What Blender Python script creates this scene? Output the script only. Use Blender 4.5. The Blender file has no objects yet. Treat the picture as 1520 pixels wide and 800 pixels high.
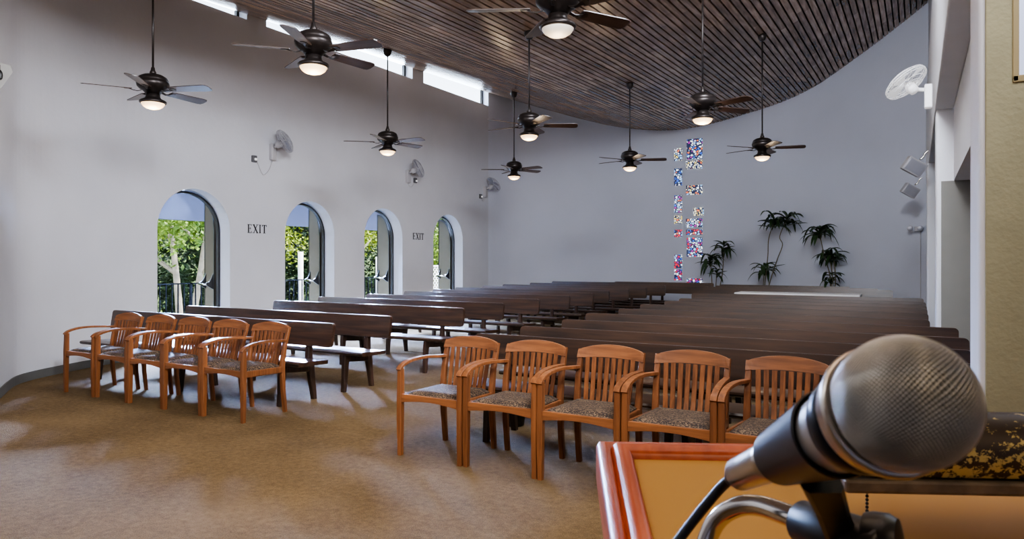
import bpy, bmesh, math, random
from mathutils import Vector, Matrix
random.seed(7)
PI = math.pi
C = bpy.context.scene.collection
H = 1.42                      # eye height above the carpet
YAW = math.radians(30)        # view axis is 30 degrees left of the +y room axis

# ------------------------------------------------------------------ helpers
def cam_pt(X, up, Z):
    """stage frame: X right, Z forward of the speaker's position, turned 30 degrees to the room"""
    return Vector((math.cos(YAW)*X - math.sin(YAW)*Z, math.sin(YAW)*X + math.cos(YAW)*Z, H + up))

def obj(name, bm, mat=None, parent=None, smooth=False, loc=None, angle=40):
    me = bpy.data.meshes.new(name)
    if smooth:
        for f in bm.faces: f.smooth = True
        for e in bm.edges:
            if len(e.link_faces) == 2 and e.calc_face_angle(0) > math.radians(angle): e.smooth = False
    bm.to_mesh(me); bm.free()
    o = bpy.data.objects.new(name, me); C.objects.link(o)
    if mat: me.materials.append(mat)
    if parent: o.parent = parent
    if loc: o.location = loc
    return o

def tag(o, label, cat, group=None):
    o['label'] = label; o['category'] = cat
    if group: o['group'] = group
    return o

def thing(name, label, cat, loc=(0,0,0), rotz=0, group=None):
    o = bpy.data.objects.new(name, None); C.objects.link(o)
    o.location = loc; o.rotation_euler = (0,0,rotz); o.empty_display_size = .1
    return tag(o, label, cat, group)

def struct(name, bm, mat, smooth=False, parent=None):
    o = obj(name, bm, mat, parent, smooth)
    if parent is None: o['kind'] = 'structure'
    return o

def copy_tree(o, parent=None):
    c = o.copy(); C.objects.link(c); c.parent = parent
    for ch in [k for k in bpy.data.objects if k.parent == o]:
        copy_tree(ch, c)
    return c

def box(bm, x0, x1, y0, y1, z0, z1, bevel=0, M=None, seg=2):
    vs = [bm.verts.new((x, y, z)) for x in (x0, x1) for y in (y0, y1) for z in (z0, z1)]
    fs = []
    for idx in ((0,1,3,2),(4,6,7,5),(0,4,5,1),(2,3,7,6),(0,2,6,4),(1,5,7,3)):
        fs.append(bm.faces.new([vs[i] for i in idx]))
    if bevel:
        es = list({e for f in fs for e in f.edges})
        r = bmesh.ops.bevel(bm, geom=es, offset=bevel, segments=seg, affect='EDGES', profile=.5)
        vs = list({v for f in r['faces'] for v in f.verts} | {v for v in vs if v.is_valid})
    if M is not None:
        bmesh.ops.transform(bm, matrix=M, verts=[v for v in vs if v.is_valid])
    return vs

def tube(bm, pts, r, seg=10, cap=True):
    pts = [Vector(p) for p in pts]; n = len(pts)
    rs = r if isinstance(r, (list, tuple)) else [r]*n
    up = Vector((0,0,1)); rings = []
    t0 = (pts[1]-pts[0]).normalized()
    a = t0.cross(up if abs(t0.z) < .9 else Vector((1,0,0))).normalized()
    for i, p in enumerate(pts):
        t = (pts[min(i+1,n-1)]-pts[max(i-1,0)]).normalized()
        a = (a - t*a.dot(t)).normalized(); b = t.cross(a)
        rings.append([bm.verts.new(p + (a*math.cos(2*PI*k/seg)+b*math.sin(2*PI*k/seg))*rs[i]) for k in range(seg)])
    for i in range(n-1):
        for k in range(seg):
            bm.faces.new((rings[i][k], rings[i][(k+1)%seg], rings[i+1][(k+1)%seg], rings[i+1][k]))
    if cap:
        bm.faces.new(rings[0][::-1]); bm.faces.new(rings[-1])

def rect_sweep(bm, pts, w, h, side):
    """rectangular section swept along pts; side = width axis"""
    pts = [Vector(p) for p in pts]; n = len(pts); side = Vector(side).normalized(); rings = []
    ws = w if isinstance(w, (list, tuple)) else [w]*n
    hs = h if isinstance(h, (list, tuple)) else [h]*n
    for i, p in enumerate(pts):
        t = (pts[min(i+1,n-1)]-pts[max(i-1,0)]).normalized()
        u = t.cross(side).normalized()
        a, b = side*ws[i]/2, u*hs[i]/2
        c = .25
        ring = []
        for sa, sb in ((-1,-1),(1,-1),(1,1),(-1,1)):
            k1 = (a*sa + b*sb*(1-c)); k2 = (a*sa*(1-c*min(1, hs[i]/ws[i])) + b*sb)
            ring += [k1, k2] if sa*sb < 0 else [k2, k1]
        # order: build octagon by angle
        ring.sort(key=lambda v: math.atan2(v.dot(u), v.dot(side)))
        rings.append([bm.verts.new(p+v) for v in ring])
    for i in range(n-1):
        for k in range(8):
            bm.faces.new((rings[i][k], rings[i][(k+1)%8], rings[i+1][(k+1)%8], rings[i+1][k]))
    bm.faces.new(rings[0][::-1]); bm.faces.new(rings[-1])

def lathe(bm, prof, seg=32, M=None, cap=True):
    rings = []
    for r, z in prof:
        rings.append([bm.verts.new((r*math.cos(2*PI*k/seg), r*math.sin(2*PI*k/seg), z)) for k in range(seg)])
    for i in range(len(rings)-1):
        for k in range(seg):
            bm.faces.new((rings[i][k], rings[i][(k+1)%seg], rings[i+1][(k+1)%seg], rings[i+1][k]))
    if cap:
        bm.faces.new(rings[0][::-1]); bm.faces.new(rings[-1])
    if M is not None:
        bmesh.ops.transform(bm, matrix=M, verts=[v for ri in rings for v in ri])

def prism(bm, pts2, f0, f1):
    a = [bm.verts.new(f0(p)) for p in pts2]; b = [bm.verts.new(f1(p)) for p in pts2]
    n = len(pts2)
    bm.faces.new(a[::-1]); bm.faces.new(b)
    for i in range(n): bm.faces.new((a[i], a[(i+1)%n], b[(i+1)%n], b[i]))

def fixn(bm):
    bmesh.ops.recalc_face_normals(bm, faces=bm.faces[:]); return bm

def NB(): return bmesh.new()

def catmull(P, n=8):
    out = []
    for i in range(len(P)-1):
        p0 = P[max(i-1,0)]; p1 = P[i]; p2 = P[i+1]; p3 = P[min(i+2,len(P)-1)]
        for k in range(n):
            t = k/n
            out.append(tuple(.5*((2*b)+(-a+c)*t+(2*a-5*b+4*c-d)*t*t+(-a+3*b-3*c+d)*t**3) for a,b,c,d in zip(p0,p1,p2,p3)))
    out.append(tuple(P[-1])); return out

def interp(T, x):
    if x <= T[0][0]: return T[0][1] + (x-T[0][0])*(T[1][1]-T[0][1])/(T[1][0]-T[0][0])
    for (a, b), (c, d) in zip(T, T[1:]):
        if x <= c: return b + (d-b)*(x-a)/(c-a)
    (a, b), (c, d) = T[-2], T[-1]
    return d + (x-c)*(d-b)/(c-a)

# ------------------------------------------------------------------ materials
def lin(c): return tuple((v/12.92 if v <= .04045 else ((v+.055)/1.055)**2.4) for v in (k/255 for k in c))

class Mat:
    def __init__(s, name):
        s.m = bpy.data.materials.new(name); s.m.use_nodes = True
        s.nt = s.m.node_tree; s.b = s.nt.nodes['Principled BSDF']
    def n(s, t, **kw):
        nd = s.nt.nodes.new(t)
        for k, v in kw.items(): setattr(nd, k, v)
        return nd
    def l(s, a, b): s.nt.links.new(a, b)

def mat(name, col, rough=.6, metal=0, noise=0, scale=5, stretch=(1,1,1), bump=0, bscale=None, col2=None, emit=None, estr=0, spec=.5, coat=0, detail=4, contrast=(.3,.7)):
    M = Mat(name); b = M.b
    c = (*lin(col), 1)
    b.inputs['Base Color'].default_value = c
    b.inputs['Roughness'].default_value = rough; b.inputs['Metallic'].default_value = metal
    b.inputs['Specular IOR Level'].default_value = spec; b.inputs['Coat Weight'].default_value = coat
    tc = M.n('ShaderNodeTexCoord'); mp = M.n('ShaderNodeMapping'); mp.inputs['Scale'].default_value = stretch
    M.l(tc.outputs['Object'], mp.inputs['Vector'])
    nz = M.n('ShaderNodeTexNoise'); nz.inputs['Scale'].default_value = scale; nz.inputs['Detail'].default_value = detail
    M.l(mp.outputs[0], nz.inputs['Vector'])
    if noise or col2:
        rp = M.n('ShaderNodeValToRGB')
        rp.color_ramp.elements[0].position = contrast[0]; rp.color_ramp.elements[1].position = contrast[1]
        rp.color_ramp.elements[0].color = (*lin(col2), 1) if col2 else tuple(v*(1-noise) for v in c[:3])+(1,)
        rp.color_ramp.elements[1].color = c if col2 else tuple(min(1, v*(1+noise)) for v in c[:3])+(1,)
        M.l(nz.outputs['Fac'], rp.inputs['Fac']); M.l(rp.outputs['Color'], b.inputs['Base Color'])
    if bump:
        n2 = nz
        if bscale:
            n2 = M.n('ShaderNodeTexNoise'); n2.inputs['Scale'].default_value = bscale; n2.inputs['Detail'].default_value = 3
            M.l(mp.outputs[0], n2.inputs['Vector'])
        bp = M.n('ShaderNodeBump'); bp.inputs['Strength'].default_value = bump; bp.inputs['Distance'].default_value = .01
        M.l(n2.outputs['Fac'], bp.inputs['Height']); M.l(bp.outputs[0], b.inputs['Normal'])
    if emit:
        b.inputs['Emission Color'].default_value = (*lin(emit), 1); b.inputs['Emission Strength'].default_value = estr
    return M.m

def mat_wood_slats():
    M = Mat('ceiling_slat_wood'); b = M.b
    tc = M.n('ShaderNodeTexCoord'); sep = M.n('ShaderNodeSeparateXYZ'); M.l(tc.outputs['Object'], sep.inputs[0])
    # value per board (x) and per length (y)
    fx = M.n('ShaderNodeMath', operation='MULTIPLY'); fx.inputs[1].default_value = 1/PITCH; M.l(sep.outputs['X'], fx.inputs[0])
    fl = M.n('ShaderNodeMath', operation='FLOOR'); M.l(fx.outputs[0], fl.inputs[0])
    wn0 = M.n('ShaderNodeTexWhiteNoise', noise_dimensions='1D'); M.l(fl.outputs[0], wn0.inputs['W'])
    yy = M.n('ShaderNodeMath', operation='MULTIPLY_ADD'); yy.inputs[1].default_value = 1/2.4; M.l(sep.outputs['Y'], yy.inputs[0])
    m5 = M.n('ShaderNodeMath', operation='MULTIPLY'); m5.inputs[1].default_value = 5; M.l(wn0.outputs['Value'], m5.inputs[0]); M.l(m5.outputs[0], yy.inputs[2])
    fy = M.n('ShaderNodeMath', operation='FLOOR'); M.l(yy.outputs[0], fy.inputs[0])
    cb = M.n('ShaderNodeCombineXYZ'); M.l(fl.outputs[0], cb.inputs[0]); M.l(fy.outputs[0], cb.inputs[1])
    wn = M.n('ShaderNodeTexWhiteNoise', noise_dimensions='2D'); M.l(cb.outputs[0], wn.inputs['Vector'])
    mp = M.n('ShaderNodeMapping'); mp.inputs['Scale'].default_value = (9, .8, 9); M.l(tc.outputs['Object'], mp.inputs['Vector'])
    nz = M.n('ShaderNodeTexNoise'); nz.inputs['Scale'].default_value = 2.2; nz.inputs['Detail'].default_value = 5; M.l(mp.outputs[0], nz.inputs['Vector'])
    nb = M.n('ShaderNodeTexNoise'); nb.inputs['Scale'].default_value = .9; nb.inputs['Detail'].default_value = 3; M.l(tc.outputs['Object'], nb.inputs['Vector'])
    a1 = M.n('ShaderNodeMath', operation='MULTIPLY_ADD'); a1.inputs[1].default_value = .20; M.l(wn.outputs['Value'], a1.inputs[0])
    a2 = M.n('ShaderNodeMath', operation='MULTIPLY_ADD'); a2.inputs[1].default_value = .55; a2.inputs[2].default_value = -.02; M.l(nz.outputs['Fac'], a2.inputs[0]); M.l(a2.outputs[0], a1.inputs[2])
    a3 = M.n('ShaderNodeMath', operation='MULTIPLY_ADD'); a3.inputs[1].default_value = .35; M.l(nb.outputs['Fac'], a3.inputs[0]); M.l(a1.outputs[0], a3.inputs[2])
    rp = M.n('ShaderNodeValToRGB'); e = rp.color_ramp.elements
    e[0].position = .30; e[0].color = (*lin((84,66,56)),1); e[1].position = .85; e[1].color = (*lin((204,176,152)),1)
    k = rp.color_ramp.elements.new(.55); k.color = (*lin((142,116,98)),1)
    M.l(a3.outputs[0], rp.inputs['Fac']); M.l(rp.outputs['Color'], b.inputs['Base Color'])
    b.inputs['Roughness'].default_value = .26; b.inputs['Specular IOR Level'].default_value = .6
    return M.m

def mat_wood(name, c1, c2, rough=.35, axis=0, scale=3, coat=.2):
    M = Mat(name); b = M.b
    tc = M.n('ShaderNodeTexCoord'); mp = M.n('ShaderNodeMapping')
    sc = [14, 14, 14]; sc[axis] = 1.0; mp.inputs['Scale'].default_value = sc
    M.l(tc.outputs['Object'], mp.inputs['Vector'])
    nz = M.n('ShaderNodeTexNoise'); nz.inputs['Scale'].default_value = scale; nz.inputs['Detail'].default_value = 6; nz.inputs['Distortion'].default_value = .4
    M.l(mp.outputs[0], nz.inputs['Vector'])
    rp = M.n('ShaderNodeValToRGB'); e = rp.color_ramp.elements
    e[0].position = .32; e[0].color = (*lin(c1),1); e[1].position = .68; e[1].color = (*lin(c2),1)
    M.l(nz.outputs['Fac'], rp.inputs['Fac'])
    oi = M.n('ShaderNodeObjectInfo'); hs = M.n('ShaderNodeHueSaturation')
    mr = M.n('ShaderNodeMapRange'); mr.inputs['To Min'].default_value = .82; mr.inputs['To Max'].default_value = 1.18
    M.l(oi.outputs['Random'], mr.inputs['Value']); M.l(mr.outputs[0], hs.inputs['Value'])
    M.l(rp.outputs['Color'], hs.inputs['Color']); M.l(hs.outputs[0], b.inputs['Base Color'])
    b.inputs['Roughness'].default_value = rough; b.inputs['Coat Weight'].default_value = coat; b.inputs['Coat Roughness'].default_value = .25
    return M.m

def mat_carpet():
    M = Mat('carpet'); b = M.b
    tc = M.n('ShaderNodeTexCoord')
    n1 = M.n('ShaderNodeTexNoise'); n1.inputs['Scale'].default_value = 22; n1.inputs['Detail'].default_value = 9; n1.inputs['Roughness'].default_value = .75
    n2 = M.n('ShaderNodeTexNoise'); n2.inputs['Scale'].default_value = 1.3; n2.inputs['Detail'].default_value = 3
    n3 = M.n('ShaderNodeTexNoise'); n3.inputs['Scale'].default_value = 160; n3.inputs['Detail'].default_value = 3
    for n in (n1, n2, n3): M.l(tc.outputs['Object'], n.inputs['Vector'])
    rp = M.n('ShaderNodeValToRGB'); e = rp.color_ramp.elements
    e[0].position = .36; e[0].color = (*lin((70,55,36)),1); e[1].position = .64; e[1].color = (*lin((130,108,78)),1)
    mx = M.n('ShaderNodeMath', operation='MULTIPLY_ADD'); mx.inputs[1].default_value = .35; M.l(n3.outputs['Fac'], mx.inputs[0])
    m2 = M.n('ShaderNodeMath', operation='MULTIPLY_ADD'); m2.inputs[1].default_value = .25; M.l(n2.outputs['Fac'], m2.inputs[0])
    m3 = M.n('ShaderNodeMath', operation='MULTIPLY'); m3.inputs[1].default_value = .42; M.l(n1.outputs['Fac'], m3.inputs[0])
    M.l(m3.outputs[0], m2.inputs[2]); M.l(m2.outputs[0], mx.inputs[2])
    M.l(mx.outputs[0], rp.inputs['Fac']); M.l(rp.outputs['Color'], b.inputs['Base Color'])
    b.inputs['Roughness'].default_value = .95; b.inputs['Specular IOR Level'].default_value = .15
    bp = M.n('ShaderNodeBump'); bp.inputs['Strength'].default_value = .6; bp.inputs['Distance'].default_value = .01
    M.l(n3.outputs['Fac'], bp.inputs['Height']); M.l(bp.outputs[0], b.inputs['Normal'])
    return M.m

def mat_cushion():
    M = Mat('patterned_upholstery'); b = M.b
    tc = M.n('ShaderNodeTexCoord'); mp = M.n('ShaderNodeMapping'); mp.inputs['Scale'].default_value = (1, 2.2, 1); mp.inputs['Rotation'].default_value = (0,0,.5)
    M.l(tc.outputs['Object'], mp.inputs['Vector'])
    v = M.n('ShaderNodeTexVoronoi'); v.inputs['Scale'].default_value = 60; M.l(mp.outputs[0], v.inputs['Vector'])
    nz = M.n('ShaderNodeTexNoise'); nz.inputs['Scale'].default_value = 45; nz.inputs['Detail'].default_value = 2; nz.inputs['Distortion'].default_value = 2; M.l(mp.outputs[0], nz.inputs['Vector'])
    rp = M.n('ShaderNodeValToRGB'); e = rp.color_ramp.elements
    e[0].position = .44; e[0].color = (*lin((34,25,21)),1); e[1].position = .60; e[1].color = (*lin((124,104,80)),1)
    k = rp.color_ramp.elements.new(.52); k.color = (*lin((62,44,34)),1)
    M.l(nz.outputs['Fac'], rp.inputs['Fac']); M.l(rp.outputs['Color'], b.inputs['Base Color'])
    b.inputs['Roughness'].default_value = .8
    return M.m

def mat_stained(seed, pal):
    M = Mat('stained_glass_%d' % seed); b = M.b
    tc = M.n('ShaderNodeTexCoord'); mp = M.n('ShaderNodeMapping'); mp.inputs['Location'].default_value = (seed*3.1, seed*1.7, 0)
    M.l(tc.outputs['Object'], mp.inputs['Vector'])
    v = M.n('ShaderNodeTexVoronoi'); v.inputs['Scale'].default_value = 17; M.l(mp.outputs[0], v.inputs['Vector'])
    ve = M.n('ShaderNodeTexVoronoi', feature='DISTANCE_TO_EDGE'); ve.inputs['Scale'].default_value = 17; M.l(mp.outputs[0], ve.inputs['Vector'])
    sp = M.n('ShaderNodeSeparateColor'); M.l(v.outputs['Color'], sp.inputs[0])
    rp = M.n('ShaderNodeValToRGB'); rp.color_ramp.interpolation = 'CONSTANT'; el = rp.color_ramp.elements
    while len(el) > 1: el.remove(el[-1])
    el[0].position = 0; el[0].color = (*lin(pal[0]),1)
    for i, c in enumerate(pal[1:], 1):
        k = el.new(i/len(pal)); k.color = (*lin(c),1)
    M.l(sp.outputs[0], rp.inputs['Fac'])
    gt = M.n('ShaderNodeMath', operation='GREATER_THAN'); gt.inputs[1].default_value = .15; M.l(ve.outputs['Distance'], gt.inputs[0])
    mx = M.n('ShaderNodeMix', data_type='RGBA'); mx.inputs['A'].default_value = (*lin((40,46,70)),1)
    M.l(gt.outputs[0], mx.inputs['Factor']); M.l(rp.outputs['Color'], mx.inputs['B'])
    M.l(mx.outputs['Result'], b.inputs['Base Color']); M.l(mx.outputs['Result'], b.inputs['Emission Color'])
    b.inputs['Emission Strength'].default_value = 1.15; b.inputs['Roughness'].default_value = .2  # panes emit by themselves, in place of daylight from outside
    return M.m

def mat_glass():
    M = Mat('window_glass'); nt = M.nt
    tr = M.n('ShaderNodeBsdfTransparent'); tr.inputs[0].default_value = (.94,.96,.98,1)
    gl = M.n('ShaderNodeBsdfGlossy'); gl.inputs['Roughness'].default_value = .05
    mx = M.n('ShaderNodeMixShader'); mx.inputs[0].default_value = .06
    M.l(tr.outputs[0], mx.inputs[1]); M.l(gl.outputs[0], mx.inputs[2])
    M.l(mx.outputs[0], nt.nodes['Material Output'].inputs['Surface'])
    return M.m

def mat_peeling():
    M = Mat('peeling_lamp_enamel'); b = M.b
    tc = M.n('ShaderNodeTexCoord'); mp = M.n('ShaderNodeMapping'); mp.inputs['Scale'].default_value = (1, 1.3, 1.3)
    M.l(tc.outputs['Object'], mp.inputs['Vector'])
    nz = M.n('ShaderNodeTexNoise'); nz.inputs['Scale'].default_value = 95; nz.inputs['Detail'].default_value = 5; nz.inputs['Roughness'].default_value = .7
    M.l(mp.outputs[0], nz.inputs['Vector'])
    sep = M.n('ShaderNodeSeparateXYZ'); M.l(tc.outputs['Object'], sep.inputs[0])
    ma = M.n('ShaderNodeMath', operation='MULTIPLY_ADD'); ma.inputs[1].default_value = -2.6; M.l(sep.outputs['Z'], ma.inputs[0]); M.l(nz.outputs['Fac'], ma.inputs[2])
    rp = M.n('ShaderNodeValToRGB'); e = rp.color_ramp.elements
    e[0].position = .52; e[0].color = (*lin((50,38,28)),1); e[1].position = .55; e[1].color = (*lin((178,158,98)),1)
    M.l(ma.outputs[0], rp.inputs['Fac']); M.l(rp.outputs['Color'], b.inputs['Base Color'])
    b.inputs['Roughness'].default_value = .5; b.inputs['Metallic'].default_value = .2
    return M.m

PITCH = .098
M_wall = mat('painted_plaster', (203,204,211), .85, noise=.035, scale=1.2, bump=.25, bscale=14, spec=.2)
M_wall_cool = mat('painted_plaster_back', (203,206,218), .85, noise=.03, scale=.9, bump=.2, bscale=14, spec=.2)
M_white = mat('white_paint', (222,224,230), .6, noise=.02, scale=3, spec=.3)
M_yellow = mat('yellow_lit_plaster', (150,145,118), .85, noise=.06, scale=9, bump=.25, bscale=60, spec=.2)  # yellow light on the stage face is put into this colour
M_dark = mat('dark_gap', (16,12,10), .9, noise=.1)
M_base = mat('grey_rubber_base', (92,92,90), .7, noise=.05)
M_carpet = mat_carpet()
M_slat = mat_wood_slats()
M_chair = mat_wood('orange_teak', (100,61,36), (142,90,54), .45, axis=2, scale=2.5, coat=.05)
M_chair_h = mat_wood('orange_teak_rails', (104,64,38), (148,95,58), .48, axis=0, scale=2.5, coat=.03)
M_cush = mat_cushion()
for m_ in (M_chair, M_chair_h): m_.node_tree.nodes['Principled BSDF'].inputs['Specular IOR Level'].default_value = .3
M_pew = mat_wood('dark_stained_pew_wood', (36,23,15), (70,47,32), .34, axis=0, scale=1.6, coat=.3)
M_pewleg = mat_wood('dark_stained_leg_wood', (40,28,22), (70,50,40), .4, axis=2, scale=2)
M_fanmetal = mat('oil_rubbed_bronze', (52,46,44), .35, .6, noise=.1, scale=20)
M_blade = mat_wood('dark_fan_blade', (46,34,30), (76,58,50), .35, axis=0, scale=2)
M_bowl = mat('frosted_bowl_lit', (255,236,205), .4, noise=.02, emit=(255,208,150), estr=1.6)
M_bowl_off = mat('frosted_bowl_unlit', (225,218,205), .35, noise=.02, emit=(255,240,220), estr=.25)  # bowl is off; a faint glow is set into its surface
M_black = mat('black_plastic', (22,22,24), .4, noise=.1)
M_blackmetal = mat('black_painted_metal', (30,28,28), .4, .3, noise=.1)
M_leafdoor = mat('taupe_door_panel', (86,78,62), .8, spec=.1, noise=.04, scale=4)
M_chrome = mat('chrome', (205,200,192), .15, 1, noise=.03)
M_wirefan = mat('grey_wire_guard', (168,168,176), .4, .4, noise=.03)
M_fanblade_g = mat('translucent_grey_plastic', (150,154,170), .4, noise=.05)
M_greyplastic = mat('light_grey_plastic', (176,174,178), .5, noise=.04)
M_whiteplastic_glow = mat('white_plastic_glow', (238,238,240), .4, noise=.02, emit=(255,255,255), estr=.25)  # built-in glow stands in for sunlight on the white fan
M_leaf = mat('dracaena_leaf', (44,66,34), .45, noise=.35, scale=14)
M_stem = mat('dracaena_stem', (104,96,76), .8, noise=.2, scale=30)
M_pot = mat('terracotta_pot', (120,78,56), .8, noise=.1)
M_soil = mat('potting_soil', (50,38,28), .95, noise=.3, scale=60)
M_concrete = mat('concrete', (150,148,142), .9, noise=.1)
M_soffit = mat('porch_soffit', (92,91,100), .9, noise=.03)
M_grass = mat('undergrowth', (62,74,34), .95, col2=(96,84,50), scale=.8)
M_treea = mat('bright_green_leaf', (120,146,34), .6, col2=(50,82,20), scale=1.4)  # bright green leaves, darker green mixed in by noise
M_treeb = mat('deep_green_leaf', (52,78,36), .6, col2=(24,42,24), scale=1.4)
M_treec = mat('yellow_green_leaf', (150,160,34), .6, col2=(90,116,26), scale=1.4)
M_bark = mat('pale_bark', (168,158,142), .85, noise=.2, scale=8)
M_lectern = mat_wood('reddish_lectern_wood', (150,60,30), (196,96,52), .36, axis=1, scale=2.5, coat=.15)
M_desk = mat('tan_desk_panel', (182,138,70), .6, noise=.05, scale=4)
M_cloth = mat('white_tablecloth', (240,238,238), .8, noise=.02)
M_glass = mat_glass()

# ------------------------------------------------------------------ room shell
WL = -9.6     # inner face of the left wall
APSE = catmull([(-9.6,15.4),(-9.35,16.3),(-8.6,17.05),(-7.5,17.55),(-6.4,17.85),(-5.22,18.0)], 6)[:-1] + \
       catmull([(-5.22,18.0),(-4.2,17.95),(-3.0,17.7),(-2.1,17.35),(-1.3,16.9),(-.5,16.4),(.25,15.85),(.7,15.5)], 6)
CEIL = catmull([(-9.95,4.31),(-9.6,4.20),(-8.6,3.86),(-7.6,3.53),(-6.6,3.29),(-5.2,3.17),(-3.25,3.45),(-2.25,3.68),(-1.42,4.03),(.2,4.88),(1.5,5.7),(6,8.6)], 6)
def ceil_z(n, s): return H + interp(CEIL, n) + .035*(s-12)
def apse_s(n): return interp(APSE, n)

def wall_strip(bm, line, z0, z1f, th, side):
    """wall following a plan polyline; thickness th to the given side"""
    n = len(line); P = [Vector((a, b, 0)) for a, b in line]; R = []
    for i, p in enumerate(P):
        t = (P[min(i+1,n-1)]-P[max(i-1,0)]).normalized(); nn = Vector((-t.y, t.x, 0))*side
        q = p + nn*th; z1 = z1f(p.x, p.y)
        R.append([bm.verts.new((p.x,p.y,z0)), bm.verts.new((p.x,p.y,z1)), bm.verts.new((q.x,q.y,z1)), bm.verts.new((q.x,q.y,z0))])
    for i in range(n-1):
        for k in range(4):
            bm.faces.new((R[i][k], R[i][(k+1)%4], R[i+1][(k+1)%4], R[i+1][k]))
    bm.faces.new(R[0]); bm.faces.new(R[-1][::-1])
    return fixn(bm)

def cut(o, cutbm):
    fixn(cutbm); me = bpy.data.meshes.new('cut'); cutbm.to_mesh(me); cutbm.free()
    c = bpy.data.objects.new('cut', me); C.objects.link(c)
    m = o.modifiers.new('b', 'BOOLEAN'); m.object = c; m.operation = 'DIFFERENCE'; m.solver = 'EXACT'
    dg = bpy.context.evaluated_depsgraph_get(); dg.update()
    new = bpy.data.meshes.new_from_object(o.evaluated_get(dg))
    o.modifiers.clear(); o.data = new; bpy.data.objects.remove(c, do_unlink=True)

# floor
bm = NB(); box(bm, -10.0, 6.2, -3.4, 18.3, -.12, 0)
floor = struct('floor', bm, M_carpet)

# ceiling: real boards with dark gaps, following the sagging curve
bm = NB()
k0 = int(math.floor(-9.58/PITCH)); n = k0*PITCH
while n < 5.6:
    a, b = n+.012, n+PITCH-.012
    a = max(a, -9.59)
    if b > a+.02:
        e = (apse_s((a+b)/2)+.1) if (a+b)/2 < .6 else 15.5
        ys = (-3.3, e)
        vs = []
        for y in ys:
            za, zb = ceil_z(a, y), ceil_z(b, y)
            vs.append([bm.verts.new((a,y,za)), bm.verts.new((b,y,zb)), bm.verts.new((b,y,zb+.03)), bm.verts.new((a,y,za+.03))])
        for k in range(4): bm.faces.new((vs[0][k], vs[1][k], vs[1][(k+1)%4], vs[0][(k+1)%4]))
        bm.faces.new(vs[0]); bm.faces.new(vs[1][::-1])
    n += PITCH
ceiling = struct('ceiling', fixn(bm), M_slat)
bm = NB(); prev = None
for i in range(61):
    a = -9.75 + i*(5.9+9.75)/60
    r = [bm.verts.new((a, y, ceil_z(a, y)+z)) for y, z in ((-3.4,.05),(18.4,.05),(18.4,.25),(-3.4,.25))]
    if prev:
        for k in range(4): bm.faces.new((prev[k], prev[(k+1)%4], r[(k+1)%4], r[k]))
    else: bm.faces.new(r)
    prev = r
bm.faces.new(prev)
struct('trim_1', fixn(bm), M_dark)

# left wall with four arched doors and three clerestory windows
DOORS = [(6.27, 7.52), (8.66, 9.86), (10.70, 11.90), (13.02, 14.22)]
CLER = [(2.5-.2, 7.85), (8.25, 12.25), (12.65, 15.45)]
line = [(-7.7,-3.3),(-7.7,2.9)] + catmull([(-7.7,3.0),(-7.74,3.22),(-7.9,3.42),(-8.15,3.60),(-8.5,3.82),(-8.85,4.08),(-9.07,4.38),(-9.26,4.8),(-9.44,5.3),(-9.56,5.8),(-9.6,6.22)], 4) + [(-9.6,8),(-9.6,10),(-9.6,12),(-9.6,14),(-9.6,15.4)]
bm = wall_strip(NB(), line, -.05, lambda x, y: ceil_z(-9.6, y)+.22 if x < -9 else ceil_z(x, y)+.2, .30, 1)
wl = struct('wall_left', bm, M_wall)
def arch_pts(w, spring, n=20):
    r = w/2
    return [(-r, 0)] + [(-r, spring)] + [(-r*math.cos(PI*i/n), spring+r*math.sin(PI*i/n)) for i in range(1, n)] + [(r, spring), (r, 0)]
SPR = 1.86
cb = NB()
for a, b in DOORS:
    c = (a+b)/2; P = arch_pts(b-a, SPR)
    prism(cb, [(p[0], p[1]-.02 if p[1] == 0 else p[1]) for p in P], lambda p: (-9.0, c+p[0], p[1]+.021), lambda p: (-10.4, c+p[0], p[1]+.021))
cut(wl, cb)
cb = NB()
for i, (a, b) in enumerate(CLER):
    if i == 0: a = 6.3
    box(cb, -10.3, -9.2, a, b, 5.39, 6.4)
cut(wl, cb)
for p in wl.data.polygons: p.use_smooth = False
# baseboard following the left wall
lb = [p for p in line if 0 < p[1] < 6.2] + [(-9.6, 6.26)]
lb = [(-7.7, 0.0)] + lb
struct('baseboard_left', wall_strip(NB(), lb, 0, lambda x, y: .10, .014, -1), M_base)
for i, (a, b) in enumerate(zip([7.53, 9.87, 11.91, 14.23], [8.65, 10.69, 13.01, 15.4])):
    bm = NB(); box(bm, -9.6, -9.586, a, b, 0, .10); struct('baseboard_left', bm, M_base)

# clerestory glazing
for i, (a, b) in enumerate(CLER):
    if i == 0: a = 6.3
    w = thing('window_%d' % (i+1), '', ''); del w['label']; del w['category']; w['kind'] = 'structure'
    w.location = (-9.82, (a+b)/2, 5.39)
    h = (b-a)/2
    bm = NB(); box(bm, -.004, .004, -h, h, 0, .6); obj('window_glass', bm, M_glass, w)
    bm = NB()
    box(bm, -.03, .03, h-.05, h, 0, .5); box(bm, -.03, .03, -h, -h+.05, 0, .5); box(bm, -.03, .03, -h, h, 0, .025)
    obj('window_frame', bm, M_blackmetal, w)

# back (apse) wall with stained glass slots
bm = wall_strip(NB(), APSE, -.05, lambda x, y: ceil_z(x, y)+.2, .28, 1)
wb = struct('wall_back', bm, M_wall_cool, smooth=True)
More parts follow.
